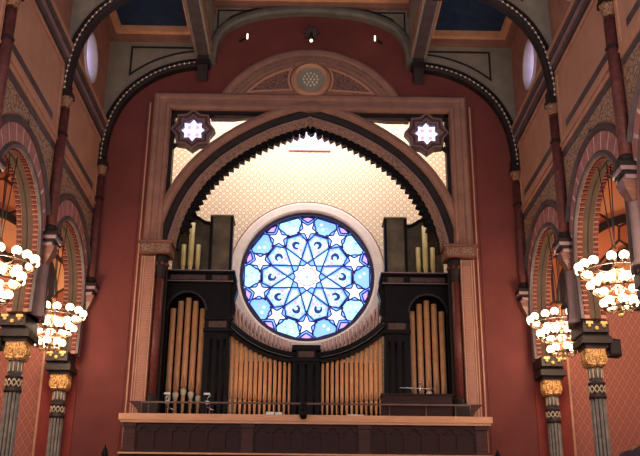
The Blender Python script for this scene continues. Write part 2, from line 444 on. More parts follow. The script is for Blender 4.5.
        MB().sweep(path, [(-.004, s * (WX + .12)), (.012, s * (WX + .12)), (.012, s * (WX + WT - .12)), (-.004, s * (WX + WT - .12))], 'yz').build('soffit', 'soffit', r)
        MB().sweep(path, [(-.004, s * (WX + .23)), (.03, s * (WX + .23)), (.03, s * (WX + .25)), (-.004, s * (WX + .25))], 'yz').build('soffit_bead', 'dark', r)
        # leaf stencil in the spandrels
        mb = MB()
        for e in (-1, 1):
            inner = arc(cy, ZC, RO + .09, 88 if e < 0 else 92, 158 if e < 0 else 22, 16)
            edge = cy - e * 0 + (e * -1) * 0
            yb = y0 + .18 if e < 0 else y1 - .18
            poly = []
            for yy, zz in inner:
                yy2 = yy
                if (e < 0 and yy < yb) or (e > 0 and yy > yb): break
                poly.append((yy, zz))
            poly = [(cy - e * -.08 * 0 + (-.07 if e < 0 else .07), 10.64)] + poly + [(yb, poly[-1][1] - .9 if False else poly[-1][1]), (yb, 10.64)]
            mb.slab([poly], 'yz', f(-.005), f(.02))
        mb.build('spandrel_leaves', 'fol', r)
        # round clerestory window: white reveal, tracery and glass
        w = struct_root('window_' + str(4 + BAYS.index(y1) + (0 if s < 0 else 3)), (s * WX, cy, 14.55))
        MB().sweep(circle(cy, 14.55, .66, 48), [(-.05, f(.05)), (.05, f(.05)), (.05, s * (WX + .42)), (-.02, s * (WX + .42))], 'yz', True, True).build('reveal', 'white', w)
        g = MB(); g.prism(circle(cy, 14.55, .63, 40), 'yz', s * (WX + .42), s * (WX + .45)); g.build('pane', 'clerestory', w)
        g = MB()
        for k in range(6):
            a = PI * k / 6; g.tube([(s * (WX + .39), cy - .6 * math.cos(a), 14.55 - .6 * math.sin(a)), (s * (WX + .39), cy + .6 * math.cos(a), 14.55 + .6 * math.sin(a))], .018, 6)
        g.sweep(circle(cy, 14.55, .33, 32), [(-.02, s * (WX + .37)), (.02, s * (WX + .37)), (.02, s * (WX + .42)), (-.02, s * (WX + .42))], 'yz', True)
        g.build('tracery', 'lead', w)

# vertical mouldings in the end-wall corners and flanking the surround
for s in (-1, 1):
    MB().box(s * 4.72, s * 4.76, YE - .03, YE + .05, 4, 14.3).build('trim_surround_line_' + SIDE[s], 'tanlight', kind='structure')
    MB().box(s * 4.84, s * 4.86, YE - .02, YE + .05, 4, 14.3).build('trim_surround_fine_line_' + SIDE[s], 'redtrim', kind='structure')

# ------------------------------------------------------------------ ceiling
RIBS = spline([(6.0, 12.2), (6.0, 12.74), (5.84, 13.68), (5.42, 14.5), (4.75, 15.1), (4.0, 15.44), (3.25, 15.58)], 6)
RIBC = spline([(-3.0, 15.6), (-2.93, 16.3), (-2.6, 16.86), (-1.9, 17.24), (-1.0, 17.44), (0, 17.5), (1.0, 17.44), (1.9, 17.24), (2.6, 16.86), (2.93, 16.3), (3.0, 15.6)], 5)
ZSIDE, ZMID = 16.66, 17.86
for s in (-1, 1):
    MB().box(s * 3.3, s * (WX + .2), 10.6, YE, ZSIDE, ZSIDE + .15).build('ceiling_' + SIDE[s], 'blue', kind='structure')
MB().box(-3.5, 3.5, 10.6, YE + .2, ZMID, ZMID + .15).build('ceiling_nave', 'blue', kind='structure')
r = struct_root('trim_coffers', (0, 17.6, ZSIDE)); mb = MB(); mb2 = MB()
for y1, y0 in zip(BAYS, BAYS[1:]):
    ya, yb = y0 + .18, y1 - (.12 if y1 == YE else .18)
    for s in (-1, 1):
        for (w, z0, z1, m) in ((.36, 16.46, ZSIDE, mb), (.2, 16.28, 16.46, mb2)):
            m.box(s * 3.47, s * WX, yb - w, yb, z0, z1); m.box(s * 3.47, s * WX, ya, ya + w, z0, z1)
            m.box(s * (WX - w), s * WX, ya + w, yb - w, z0, z1); m.box(s * 3.47, s * (3.47 + w * .6), ya + w, yb - w, z0, z1)
    for (w, z0, z1, m) in ((.35, 17.7, ZMID, mb), (.2, 17.55, 17.7, mb2)):
        m.box(-3.0, 3.0, yb - w, yb, z0, z1); m.box(-3.0, 3.0, ya, ya + w, z0, z1)
mb.build('cornice', 'orange', r); mb2.build('bed_mould', 'tan', r)

for s in (-1, 1):
    t = thing('ceiling_beam', 'deep %s hand ceiling beam running along the nave above the organ wall' % SIDE[s], 'beam', (s * 3.23, 17.6, 15.75), 'long ceiling beams')
    MB().box(s * 3.0, s * 3.46, 10.8, YE - .02, 15.78, ZMID).build('beam', 'sage', t)
    m = MB(); m.box(s * 2.96, s * 3.0, 10.8, YE - .02, 15.86, 16.02); m.box(s * 2.97, s * 3.0, 10.8, YE - .02, 16.12, 16.18); m.box(s * 2.94, s * 3.0, 10.8, YE - .02, 17.3, 17.5)
    m.box(s * 3.46, s * 3.5, 10.8, YE - .02, 15.86, 16.0); m.build('side_moulding', 'tan', t)
    m = MB(); m.box(s * 3.08, s * 3.38, 10.8, YE - .02, 15.72, 15.78); m.build('soffit_panel', 'greydark', t)
    for yb in BAYS[:3]:
        m = MB(); y = yb - .2
        m.prism([(y - .22, 15.72), (y + .2, 15.72), (y + .2, 15.1), (y + .05, 15.0), (y - .05, 15.22)], 'yz', s * 3.08, s * 3.38)
        m.box(s * 3.02, s * 3.44, y - .2, y + .2, 15.45, 15.6)
        m.build('pendant_bracket', 'dark', t)

def transverse(y, name, label, depth):
    t = thing('transverse_arch', label, 'arch', (0, y, 12.2), 'transverse arches under the ceiling')
    y0, y1 = y - depth, y
    sp = MB()
    for s in (-1, 1):
        m = MB(); beads = MB(); lines = MB()
        path = [(s * x, z) for x, z in RIBS]
        o = -s   # right-of-travel side: outward is up/out
        prof = [(-.13, y0), (-.06, y0 - .05), (.06, y0 - .05), (.13, y0), (.13, y1), (-.13, y1)]
        m.sweep(path, prof); m.build('side_rib', 'dark', t)
        pts, tg = resample(offset(path, s * -.02), .15)
        for p in pts[1:-1]: beads.sphere((p.x, y0 - .055, p.y), .03, 6, 4)
        beads.tube([(p.x, y0 - .055, p.y) for p in pts[1:-1]], .004, 4); beads.build('beading', 'bead', t)
        # spandrel wall from the rib up to the ceiling
        poly = [(s * x, z) for x, z in RIBS] + [(s * 3.25, ZSIDE), (s * WX, ZSIDE), (s * WX, 12.2)]
        sp.slab([poly], 'xz', y0 + .1, y1)
        # painted triangle: vertical, horizontal and curved line
        inn = offset(path, s * .45)
        inn = [(x, z) for x, z in inn if abs(x) < 5.45 and z < 16.05]
        tri = [(s * 5.42, inn[0][1])] + inn + [(s * 3.6, 16.1), (s * 5.42, 16.1)]
        tri2 = [inn[0]] + inn[1:] + [(inn[-1][0], 16.1), (inn[0][0], 16.1)]
        lines.sweep(tri2, [(-.03, y0 + .085), (.03, y0 + .085), (.03, y0 + .12), (-.03, y0 + .12)], 'xz', True); lines.build('painted_line', 'darkline', t)
    mc = MB(); mc.sweep(RIBC, [(-.13, y0), (-.05, y0 - .06), (.05, y0 - .06), (.13, y0), (.13, y1), (-.13, y1)]); mc.build('centre_rib', 'sagedark', t)
    sp.slab([RIBC + [(3.0, ZMID), (-3.0, ZMID)]], 'xz', y0 + .1, y1)
    cl = [(x, z) for x, z in offset(RIBC, -.22) if abs(x) < 2.6]
    lines = MB(); lines.sweep([(-2.86, 17.45)] + [(-2.86, 16.75)] + [p for p in cl if -2.6 < p[0] < -1.2] + [(-1.1, 17.45)], [(-.025, y0 + .085), (.025, y0 + .085), (.025, y0 + .12), (-.025, y0 + .12)], 'xz', True)
    lines.build('painted_line', 'darkline', t); lines = MB(); lines.sweep([(1.1, 17.45)] + [p for p in cl if 1.2 < p[0] < 2.6] + [(2.86, 16.75), (2.86, 17.45)], [(-.025, y0 + .085), (.025, y0 + .085), (.025, y0 + .12), (-.025, y0 + .12)], 'xz', True)
    lines.build('painted_line', 'darkline', t); sp.build('spandrel', 'sage', t)
transverse(YE, 'far', 'dark beaded ceiling arch against the red organ wall', .25)
transverse(BAYS[1] + .11, 'near', 'dark beaded ceiling arch springing from the shafts one bay out from the organ wall', .22)

# ------------------------------------------------------------------ wall colonnettes
def colonnette(s, y, label):
    x = s * 5.97; z0 = 8.48
    t = thing('wall_colonnette', label, 'colonnette', (x, y, 8.0), 'slender wall shafts carrying the ceiling arches')
    c = (x, y)
    MB().lathe(c, [(.125, 8.75), (.125, 12.0 - .2)], 16).build('shaft', 'colonnette', t)
    MB().lathe(c, [(.2, 8.56), (.2, 8.64), (.15, 8.68), (.175, 8.74), (.13, 8.8)], 16).build('base', 'dark', t); MB().lathe(c, [(.13, 11.1), (.16, 11.13), (.13, 11.18)], 16).build('collar', 'dark', t)
    k = MB(); k.lathe(c, [(.13, 11.86), (.15, 11.9), (.135, 11.93), (.19, 12.08), (.2, 12.12)], 16, 8, .12); k.build('capital', 'capbrown', t)
    a = MB(); a.box(x - .17, x + .17, y - .18, y + .18, 12.12, 12.26); a.lathe(c, [(.14, 12.26), (.14, 12.42)], 12); a.box(x - .14, s * WX, y - .15, y + .15, 12.26, 12.5); a.build('abacus', 'dark', t)
    xo = s * (WX - .35)
    m = MB()
    m.box(xo, s * WX, y - .28, y + .28, 8.5, 8.58); m.box(xo + s * .06, s * WX, y - .24, y + .24, 8.34, 8.42)
    m.build('corbel_slab', 'dark', t)
    m = MB(); m.box(xo + s * .02, s * WX, y - .26, y + .26, 8.42, 8.5); m.box(xo + s * .1, s * WX, y - .22, y + .22, 8.26, 8.34); m.build('corbel_band', 'stripe', t)
    m = MB(); v = []
    for z, d, w in ((8.26, .30, .19), (8.1, .25, .17), (7.9, .14, .11), (7.72, .05, .05)):
        v += [(s * WX, y - w, z), (s * (WX - d), y - w, z), (s * (WX - d), y + w, z), (s * WX, y + w, z)]
    fs = [(0, 1, 2, 3), (12, 13, 14, 15)] + [(4 * j + i, 4 * j + (i + 1) % 4, 4 * j + 4 + (i + 1) % 4, 4 * j + 4 + i) for j in range(3) for i in range(4)]
    m.add(v, fs); m.build('corbel', 'brownlight', t)
    # half-round pier shaft below the corbel
    return t
names = {0: 'in the organ wall corner', 1: 'between two arcade arches', 2: 'two bays out from the organ wall'}
for i in range(3):
    for s in (-1, 1):
        colonnette(s, BAYS[i] - (.17 if i == 0 else 0), 'slim dull red %s wall shaft, %s' % (SIDE[s], names[i]))
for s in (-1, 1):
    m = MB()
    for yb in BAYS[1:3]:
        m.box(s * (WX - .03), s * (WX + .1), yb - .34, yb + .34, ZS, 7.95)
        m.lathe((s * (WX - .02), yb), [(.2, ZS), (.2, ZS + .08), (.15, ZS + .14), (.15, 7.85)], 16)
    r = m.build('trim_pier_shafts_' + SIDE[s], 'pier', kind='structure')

# ------------------------------------------------------------------ arcade columns
def column(s, y, label):
    x = s * CXY; c = (x, y)
    t = thing('arcade_column', label, 'column', (x, y, 0), 'fluted columns of the side arcades')
    m = MB(); m.box(x - .32, x + .32, y - .32, y + .32, 0, .3); m.lathe(c, [(.3, .3), (.31, .4), (.25, .46), (.27, .55), (.22, .62)], 24); m.build('base', 'greydark', t)
    fs = MB().lathe(c, [(.15, .62), (.145, 4.98)], 32).build('shaft', 'flutedark', t)  # dark core stands in for shade between the flutes
    m = MB(); m.lathe(c, [(.14, .6), (.18, .62), (.18, .7), (.14, .72)], 32)
    for k in range(11):
        a = 2 * PI * (k + .25) / 11; m.tube([(x + .148 * math.cos(a), y + .148 * math.sin(a), .66), (x + .143 * math.cos(a), y + .143 * math.sin(a), 4.99)], .03, 8)
    m.build('flutes', 'flute', fs)
    m = MB(); m.lathe(c, [(.18, 4.96), (.195, 5.0), (.185, 5.04), (.17, 5.06), (.17, 5.26), (.185, 5.28), (.195, 5.31), (.17, 5.34)], 24); cb = m.build('collar', 'flutedark', t)
    m = MB()
    for k in range(10):
        a0 = 2 * PI * k / 10; da = 2 * PI / 10
        for (za, zb) in ((5.08, 5.25), (5.25, 5.08)):
            m.tube([(x + .175 * math.cos(a0 + da * q / 4), y + .175 * math.sin(a0 + da * q / 4), za + (zb - za) * q / 4) for q in range(5)], .014, 5)
    m.build('lattice', 'ivory', cb)
    nk = MB().lathe(c, [(.15, 5.34), (.165, 5.68)], 80, 10, .25).build('neck', 'flute', t)
    m = MB()
    for k in range(10):
        a = 2 * PI * (k + .5) / 10
        m.box(x + .152 * math.cos(a) - .012, x + .152 * math.cos(a) + .012, y + .152 * math.sin(a) - .012, y + .152 * math.sin(a) + .012, 5.42, 5.62)
    m.build('inlay', 'ivory', nk)
    m = MB(); v = []
    for z, h in ((5.66, .17), (5.7, .215), (5.8, .205), (6.02, .235), (6.06, .235)):
        b = h * .8
        v += [(x - h, y - b, z), (x - b, y - h, z), (x + b, y - h, z), (x + h, y - b, z), (x + h, y + b, z), (x + b, y + h, z), (x - b, y + h, z), (x - h, y + b, z)]
    m.add(v, [tuple(range(8)), tuple(range(32, 40))] + [(8 * j + i, 8 * j + (i + 1) % 8, 8 * j + 8 + (i + 1) % 8, 8 * j + 8 + i) for j in range(4) for i in range(8)])
    cap = m.build('capital', 'gold', t)
    m = MB()
    for (dx, dy) in ((0, -1), (0, 1), (1, 0), (-1, 0)):
        for e in (-1, 1):
            q = []
            for i in range(15):
                a = -1.2 + i * .42; rr = .085 - .0045 * i; uu = e * (.1 + rr * .85 * math.cos(a)); zz = 5.86 + rr * 1.25 * math.sin(a); dd = .228
                q.append((x + (uu if dy else dx * dd), y + (uu if dx else dy * dd), zz))
            m.tube(q, .02, 5)
        m.tube([(x + dx * .22, y + dy * .22, 5.72), (x + dx * .235, y + dy * .235, 5.86), (x + dx * .245, y + dy * .245, 6.0)], .025, 5)
    m.build('scroll', 'goldplain', cap)
    m = MB(); m.box(x - .26, x + .26, y - .28, y + .28, 6.06, 6.14); m.box(x - .34, x + .32, y - .4, y + .4, 6.14, 6.29); m.box(x - .3, x + .28, y - .36, y + .36, 6.29, 6.36); m.build('abacus', 'flutedark', t)
    w = .5
    m = MB(); m.box(x - .33, x + .24, y - w, y + w, 6.36, ZS); m.build('impost_block', 'flutedark', t)
    m = MB()
    for e in (-1, 1):
        for k in (-1, 1):
            m.box(x - .04 + k * .16 - .075, x - .04 + k * .16 + .075, y + e * w, y + e * (w + .06), 6.53, 6.59); m.sphere((x - .04 + k * .16, y + e * (w + .03), 6.49), .045, 8, 6)
        m.sphere((x - .04, y + e * (w + .02), 6.44), .05, 8, 6)
    m.build('gilt_bracket', 'goldplain', t)
cn = {0: 'standing against the red end wall', 1: 'one bay out from the organ wall', 2: 'two bays out from the organ wall'}
for i in range(3):
    for s in (-1, 1):
        column(s, BAYS[i] + (.12 if i else -.42), 'grey fluted %s arcade column with gold leaf capital, %s' % (SIDE[s], cn[i]))

for s in (-1, 1):
    t = thing('loudspeaker', 'small black loudspeaker box fixed beside the %s column capital' % SIDE[s], 'speaker', (s * 6.8, BAYS[1] + .1, 5.95))
    x, y = s * 6.86, BAYS[1] + .1
    MB().prism([(x - .13, 5.92), (x + .13, 5.9), (x + .13, 6.28), (x - .13, 6.3)], 'xz', y - .14, y + .14).build('cabinet', 'black', t)
    MB().box(x - .11, x + .11, y - .155, y - .135, 5.95, 6.25).build('grille', 'metal', t)
    MB().box(s * 6.68, x, y - .03, y + .03, 6.18, 6.24).build('bracket', 'metal', t)

# ------------------------------------------------------------------ chandeliers
def chandelier(s, y, zb, label, ph):
    x = s * 6.32
    t = thing('chandelier', label, 'chandelier', (x, y, zb), 'globe chandeliers hanging in the side arches')
    m = MB(); m.lathe((x, y), [(.02, zb), (.05, zb + .05), (.02, zb + .1), (.06, zb + .16), (.09, zb + .25), (.03, zb + .36), (.03, zb + 1.3), (.07, zb + 1.36), (.03, zb + 1.45)], 12); m.build('stem', 'brass', t)
    m = MB()
    for dx, dy in ((.03, 0), (-.03, .02), (0, -.03)):
        m.tube([(x + dx * .6, y + dy, zb + 1.4), (x + dx * 4, y + dy * 4, ZC + RI - .05)], .012, 5)
    m.build('chain', 'metal', t)
    d = MB(); d.sphere((x, y, zb - .03), .055, 10, 6); d.build('drop', 'goldplain', t)
    k = 0
    for R_, zz, n in ((.74, zb + 1.0, 15), (.53, zb + .62, 11), (.3, zb + .24, 7)):
        m = MB(); m.sweep([(x + R_ * .98 * math.cos(a), y + R_ * .98 * math.sin(a)) for a in [2 * PI * i / 36 for i in range(36)]], [(-.012, zz - .14), (.012, zz - .14), (.012, zz - .11), (-.012, zz - .11)], 'xy', True); ring = m.build('ring', 'brass', t)
        for i in range(n):
            a = 2 * PI * (i + ph) / n + random.uniform(-.06, .06); gx, gy = x + R_ * math.cos(a), y + R_ * math.sin(a)
            ar = MB(); ar.tube([(x + .03 * math.cos(a), y + .03 * math.sin(a), zz - .02), (x + R_ * .4 * math.cos(a), y + R_ * .4 * math.sin(a), zz - .17), (x + R_ * .8 * math.cos(a), y + R_ * .8 * math.sin(a), zz - .2), (gx, gy, zz - .07)], .013, 5)
            ar.lathe((gx, gy), [(.02, zz - .14), (.05, zz - .09), (.045, zz - .06)], 8); ao = ar.build('arm', 'brass', t)
            g = MB(); g.sphere((gx, gy, zz + random.uniform(-.01, .02)), .098, 14, 9, .95); g.build('lamp_globe', 'globe', ao)
    L = bpy.data.lights.new('chandelier_light', 'POINT'); L.energy = CH; L.color = (1, .78, .58); L.shadow_soft_size = .35
    o = bpy.data.objects.new('chandelier_light', L); COL.objects.link(o); o.location = (0, 0, .75); o.parent = t
CH = 178
cyF, cyN = (BAYS[0] + BAYS[1]) / 2, (BAYS[1] + BAYS[2]) / 2
for s in (-1, 1):
    chandelier(s, cyF, 6.3, '%s chandelier of white globes in the arch next to the organ wall' % SIDE[s], .3)
    chandelier(s, cyN, 6.3, '%s chandelier of white globes in the second arch out from the organ wall' % SIDE[s], .1)

# ------------------------------------------------------------------ surround of the great arch
YF = YE - .18
t = thing('arch_surround', 'tan moulded rectangular surround with a curved pediment above the organ arch', 'surround', (0, YE, 5.0))
pr = [(-.26, YE), (-.26, YF + .06), (-.2, YF), (-.1, YF), (-.06, YF + .05), (.1, YF + .05), (.14, YF - .02), (.22, YF - .02), (.26, YF + .08), (.26, YE + .4)]
m = MB(); m.sweep([(-4.36, 9.85), (-4.36, 14.33), (4.36, 14.33), (4.36, 9.85)], pr); m.build('frame_moulding', 'tan', t)
for s in (-1, 1):
    b = MB().box(s * 4.22, s * 4.62, YF + .06, YE + .4, 5.03, 9.48).build('jamb', 'tan', t)
    MB().box(s * 4.28, s * 4.5, YF + .03, YF + .07, 5.3, 9.3).build('key_strip', 'keystrip', b)
    for xx in (4.25, 4.53, 4.6): MB().box(s * xx - .015, s * xx + .015, YF + .03, YF + .07, 5.03, 9.48).build('edge_line', 'tanlight', b)
# impost blocks with leaf carving
for s in (-1, 1):
    m = MB(); m.box(s * 3.8, s * 4.66, YF - .12, YE + .42, 9.52, 9.82); m.box(s * 3.76, s * 4.7, YF - .16, YE + .44, 9.8, 9.88); b = m.build('impost', 'brownlight', t)
    m = MB(); m.box(s * 3.84, s * 4.2, YF - .14, YF - .1, 9.55, 9.79); m.box(s * 4.24, s * 4.62, YF - .14, YF - .1, 9.55, 9.79); m.build('leaf_carving', 'gold' if False else 'folgrey', b)
# pediment
a0 = math.degrees(math.asin((14.58 - 13.13) / 3.02)); ap = arc(0, 13.13, 2.76, 180 - a0 + 6, a0 - 6, 48)
m = MB(); m.sweep(ap, [(-.28, YE), (-.28, YF + .1), (-.2, YF + .055), (-.1, YF + .06), (-.06, YF + .09), (.12, YF + .09), (.16, YF + .06), (.24, YF + .06), (.28, YF + .11), (.28, YE)]); m.build('pediment_moulding', 'tan', t)
m = MB(); m.sweep(ap, [(-.03, YF + .12), (-.03, YF + .075), (.05, YF + .075), (.05, YF + .12)]); m.build('pediment_line', 'folgrey', t)
ti = arc(0, 13.13, 2.6, 180 - 34, 34, 36)
m = MB(); m.slab([ti], 'xz', YF + .12, YE); m.build('tympanum', 'tan', t)
for s in (-1, 1):
    pts = [(s * abs(x), z) for x, z in arc(0, 13.13, 2.4, 39.5, 74, 14)]
    cc = [(s * abs(x), z) for x, z in arc(0, 15.1, .66, 62, -32, 12)]
    poly = pts + cc
    m = MB(); m.slab([poly], 'xz', YF + .08, YF + .14); b = m.build('leaf_panel', 'folred', t)
    m = MB(); m.sweep(poly, [(-.03, YF + .04), (.03, YF + .04), (.03, YF + .12), (-.03, YF + .12)], 'xz', True); m.build('panel_border', 'tanlight', b)
m = MB(); m.sweep(circle(0, 15.1, .5, 48), [(-.1, YF + .1), (-.08, YF + .0), (0, YF - .03), (.05, YF + .02), (.09, YF + .06), (.09, YF + .12)], 'xz', True); rg = m.build('roundel_ring', 'tanlight', t)
m = MB(); m.prism(circle(0, 15.1, .43, 40), 'xz', YF + .05, YF + .14); m.build('roundel', 'sage', rg)
m = MB()
for R_, n in ((.11, 6), (.21, 12)):
    for k in range(n):
        a = 2 * PI * k / n; m.box(R_ * math.cos(a) - .025, R_ * math.cos(a) + .025, YF + .02, YF + .06, 15.1 + R_ * math.sin(a) - .025, 15.1 + R_ * math.sin(a) + .025)
m.box(-.03, .03, YF + .02, YF + .06, 15.07, 15.13); m.prism(circle(0, 15.1, .23, 24), 'xz', YF + .035, YF + .05) if False else None; m.build('rosette', 'cup', rg)

# the great pointed arch
t = thing('pointed_arch', 'great pointed arch with dark scalloped inner edge framing the organ', 'arch', (0, YE, 9.85))
m = MB(); m.sweep(arch_off(.14), [(-.14, YE + .3), (-.14, YF + .1), (-.1, YF + .05), (.0, YF + .012), (.09, YF + .03), (.14, YF + .1), (.14, YE + .3)]); m.build('outer_moulding', 'tan', t)
m = MB(); m.sweep(arch_off(.38), [(-.12, YE + .3), (-.12, YF + .12), (-.04, YF + .2), (.06, YF + .24), (.13, YF + .3), (.13, YE + .34)]); m.build('dark_hollow', 'dark', t)
m = MB(); m.sweep(arch_off(.5), [(-.025, YE + .1), (-.025, YF + .24), (.0, YF + .2), (.025, YF + .24), (.025, YE + .1)]); m.build('thin_roll', 'stripe', t)
m = MB(); m.sweep(arch_off(.62), [(-.1, YE + .3), (-.1, YF + .28), (.1, YF + .4), (.1, YE + .3)]); m.build('leaf_band', 'folgrey', t)
m = MB(); cp = arch_off(.71); m.sweep(cp, [(-.03, YE + .24), (.07, YE + .24), (.07, YE + .42), (-.03, YE + .42)])
pts, tg = resample(cp, .205)
for p, q in list(zip(pts, tg))[3:-3]:
    nn = Vector((q.y, -q.x))
    poly = [p + q * .06 + nn * .0, p + q * .07 + nn * .09, p + q * .098 + nn * .13, p + q * .085 + nn * .19, p + q * .04 + nn * .23, p + nn * .28, p - q * .04 + nn * .23, p - q * .085 + nn * .19, p - q * .098 + nn * .13, p - q * .07 + nn * .09, p - q * .06 + nn * .0]
    m.prism([(v.x, v.y) for v in poly], 'xz', YE + .2, YE + .44)
m.build('scallops', 'black', t)

# star windows in the two corners of the surround
def star(cx, cz, ro, ri, n, rot=90):
    return [(cx + (ro if i % 2 == 0 else ri) * math.cos(math.radians(rot + 180 * i / n)), cz + (ro if i % 2 == 0 else ri) * math.sin(math.radians(rot + 180 * i / n))) for i in range(2 * n)]
for s in (-1, 1):
    w = struct_root('window_%d' % (2 if s < 0 else 3), (s * 3.45, YE + .2, 13.46))
    cx, cz = s * 3.45, 13.46
    m = MB(); m.slab([star(cx, cz, .66, .55, 8), star(cx, cz, .38, .27, 8)], 'xz', YE + .02, YE + .3)
    m.build('star_plate', 'platebrown', w)
    m = MB(); m.sweep(star(cx, cz, .45, .34, 8), [(-.03, YE - .02), (.03, YE - .02), (.03, YE + .05), (-.03, YE + .05)], 'xz', True)
    m.sweep(star(cx, cz, .62, .50, 8), [(-.025, YE - .03), (.025, YE - .03), (.025, YE + .05), (-.025, YE + .05)], 'xz', True); m.build('star_moulding', 'mauvebrown', w)
    m = MB(); m.slab([star(cx, cz, .41, .30, 8)], 'xz', YE + .16, YE + .2); m.build('pane', 'starlight', w)
    m = MB()
    for k in range(4):
        a = PI / 4 + PI / 2 * k; m.prism(circle(cx + .17 * math.cos(a), cz + .17 * math.sin(a), .06, 10), 'xz', YE + .13, YE + .16)
    m.build('petal', 'glasspink', w)
    # bars that tie the star to the frame
    m = MB()
    m.box(s * 4.0, s * 4.1, YE + .0, YE + .3, 11.2, 14.1); m.box(s * 1.2, s * 4.1, YE, YE + .3, 13.98, 14.1)
    m.build('corner_bar', 'dark', w)
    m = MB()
    m.prism([(s * 1.3, 13.98), (s * 2.95, 13.98), (s * 2.95, 13.86), (s * 2.3, 13.86)], 'xz', YE + .1, YE + .3); m.build('upper_shade_board', 'platebrown', w)  # dark board added in place of shadow under the frame head
    m = MB()
    for (xa, za, xb, zb) in ((3.9, 13.9, 4.06, 14.06), (2.98, 13.9, 2.82, 14.04), (3.92, 13.0, 4.06, 12.86)):
        m.tube([(s * xa, YE + .1, za), (s * xb, YE + .1, zb)], .07, 6)
    m.build('tracery_bar', 'dark', w)

# jamb columns
for s in (-1, 1):
    x, y = s * 4.09, YE - .0
    t = thing('marble_column', 'red marble column under the %s foot of the great arch' % SIDE[s], 'column', (x, y, 5.03), 'red marble columns flanking the organ')
    c = (x, y)
    m = MB(); m.box(x - .2, x + .2, y - .2, y + .2, 5.03, 5.42); m.lathe(c, [(.17, 5.42), (.18, 5.5), (.13, 5.54), (.15, 5.6), (.12, 5.66)], 20); m.build('base', 'dark', t)
    MB().lathe(c, [(.12, 5.62), (.115, 8.9)], 20).build('shaft', 'marble', t)
    m = MB(); m.lathe(c, [(.125, 8.86), (.15, 8.92), (.125, 8.97), (.14, 9.05), (.19, 9.3), (.21, 9.42), (.2, 9.52)], 20, 8, .1); cp = m.build('capital', 'dark', t)
    m = MB()
    for k in range(8):
        a = 2 * PI * k / 8 + .39; m.sphere((x + .19 * math.cos(a), y + .19 * math.sin(a), 9.26), .05, 8, 6)
    m.build('leaf', 'dentil', cp)
    MB().box(s * 3.95, s * 4.12, YE + .14, YE + .42, 5.03, 9.52).build('trim_jamb_pier_' + SIDE[s], 'dark', kind='structure')

# ------------------------------------------------------------------ rose window
w = struct_root('window_1', (rc[0], 27, rc[1]))
YR = 27.16
def pol(r, a): return (rc[0] + r * math.cos(math.radians(a)), rc[1] + r * math.sin(math.radians(a)))
RR = 2.0
m = MB(); m.sweep(circle(*rc, 2.27, 96), [(-.16, 27), (-.16, 26.93), (-.1, 26.9), (.1, 26.9), (.16, 26.96), (.16, 27.2), (.12, 27.2)], 'xz', True); ring = m.build('stone_ring', 'rosering', w)
m = MB(); m.sweep(circle(*rc, 2.44, 96), [(-.02, 27), (-.02, 26.95), (.02, 26.95), (.02, 27)], 'xz', True); m.build('ring_line', 'stripe', ring)
m = MB(); m.sweep(circle(*rc, 2.06, 96), [(-.06, 26.98), (.03, 26.98), (.06, 27.05), (.08, 27.25), (-.06, 27.25)], 'xz', True); m.build('rim', 'rim', w)
# panes: one mesh, several glasses
g = MB(); gm = ['glassblue', 'glasswhite', 'glasscyan', 'glasspink', 'glassdeep', 'glassviolet']
def pane(poly, mi, y=YR): g.cur = mi; g.prism(poly, 'xz', y, y + .01)
pane(circle(*rc, 2.03, 80), 0, YR + .03)
seg = []
def closed(poly): 
    for a, b in zip(poly, poly[1:] + poly[:1]): seg.append((a, b))
for k in range(10):
    am = 36 * k; as_ = 18 + 36 * k
    med = [pol(.61, am), pol(1.17, am - 17.6), pol(1.42, am - 9), pol(1.42, am + 9), pol(1.17, am + 17.6)]
    pane(med, 0, YR); closed(med)
    md = [pol(.74, am), pol(1.14, am - 14), pol(1.35, am - 7.5), pol(1.35, am + 7.5), pol(1.14, am + 14)]
    pane(md, 2, YR - .005)
    # medallion: dark blue curled leaf, pink flowers, white flecks
    q = Vector(pol(1.1, am + 1)); e = Vector((math.cos(math.radians(am)), math.sin(math.radians(am)))); n_ = Vector((-e.y, e.x))
    e2 = e * .75 + n_ * .66 * (1 if k % 2 else -1); n2 = Vector((-e2.y, e2.x))
    cres = [q + n2 * .13 * math.cos(b) + e2 * .14 * math.sin(b) for b in [math.radians(v) for v in range(-60, 211, 18)]] + [q + n2 * .06 * math.cos(b) + e2 * (-.03 + .06 * math.sin(b)) for b in [math.radians(v) for v in range(200, -61, -26)]]
    for (dr, da, sz, mi) in ((1.1, -9, .07, 1), (.8, 0, .05, 1), (1.32, 0, .05, 0), (1.18, 11, .05, 5), (.95, 3, .05, 3)):
        pane(circle(*pol(dr, am + da), sz, 7), mi, YR - .012)
    pane([tuple(v) for v in cres], 4, YR - .015)
    pane(circle(*pol(.9, am - 5), .06, 10), 3, YR - .015); pane(circle(*pol(1.0, am + 8), .04, 8), 5, YR - .015)
    pane(circle(*pol(1.1, am + 10), .05, 8), 1, YR - .015); pane(circle(*pol(1.26, am - 6), .045, 8), 3, YR - .015); pane(circle(*pol(.7, am), .04, 8), 1, YR - .015)
    pane(circle(*pol(1.2, am - 12), .045, 8), 1, YR - .015); pane(circle(*pol(1.3, am + 5), .04, 8), 1, YR - .015)
    # wedge panes next to the centre star, left and right of every medallion foot
    pane([pol(.44, as_), pol(.61, as_ - 18), pol(1.17, as_), pol(.61, as_ + 18)], 2 if k % 2 else 0, YR - .003)
    pane([pol(.55, as_), pol(.62, as_ - 9), pol(.98, as_), pol(.62, as_ + 9)], 1, YR - .008)
    seg.append((pol(.44, as_), pol(.61, as_ + 18))); seg.append((pol(.44, as_), pol(.61, as_ - 18))); seg.append((pol(1.15, as_), pol(1.22, as_)))
c10 = [pol(.46 if i % 2 == 0 else .37, 18 + 18 * i) for i in range(20)]   # ten-pointed centre star
pane(c10, 1, YR - .02); closed(c10)
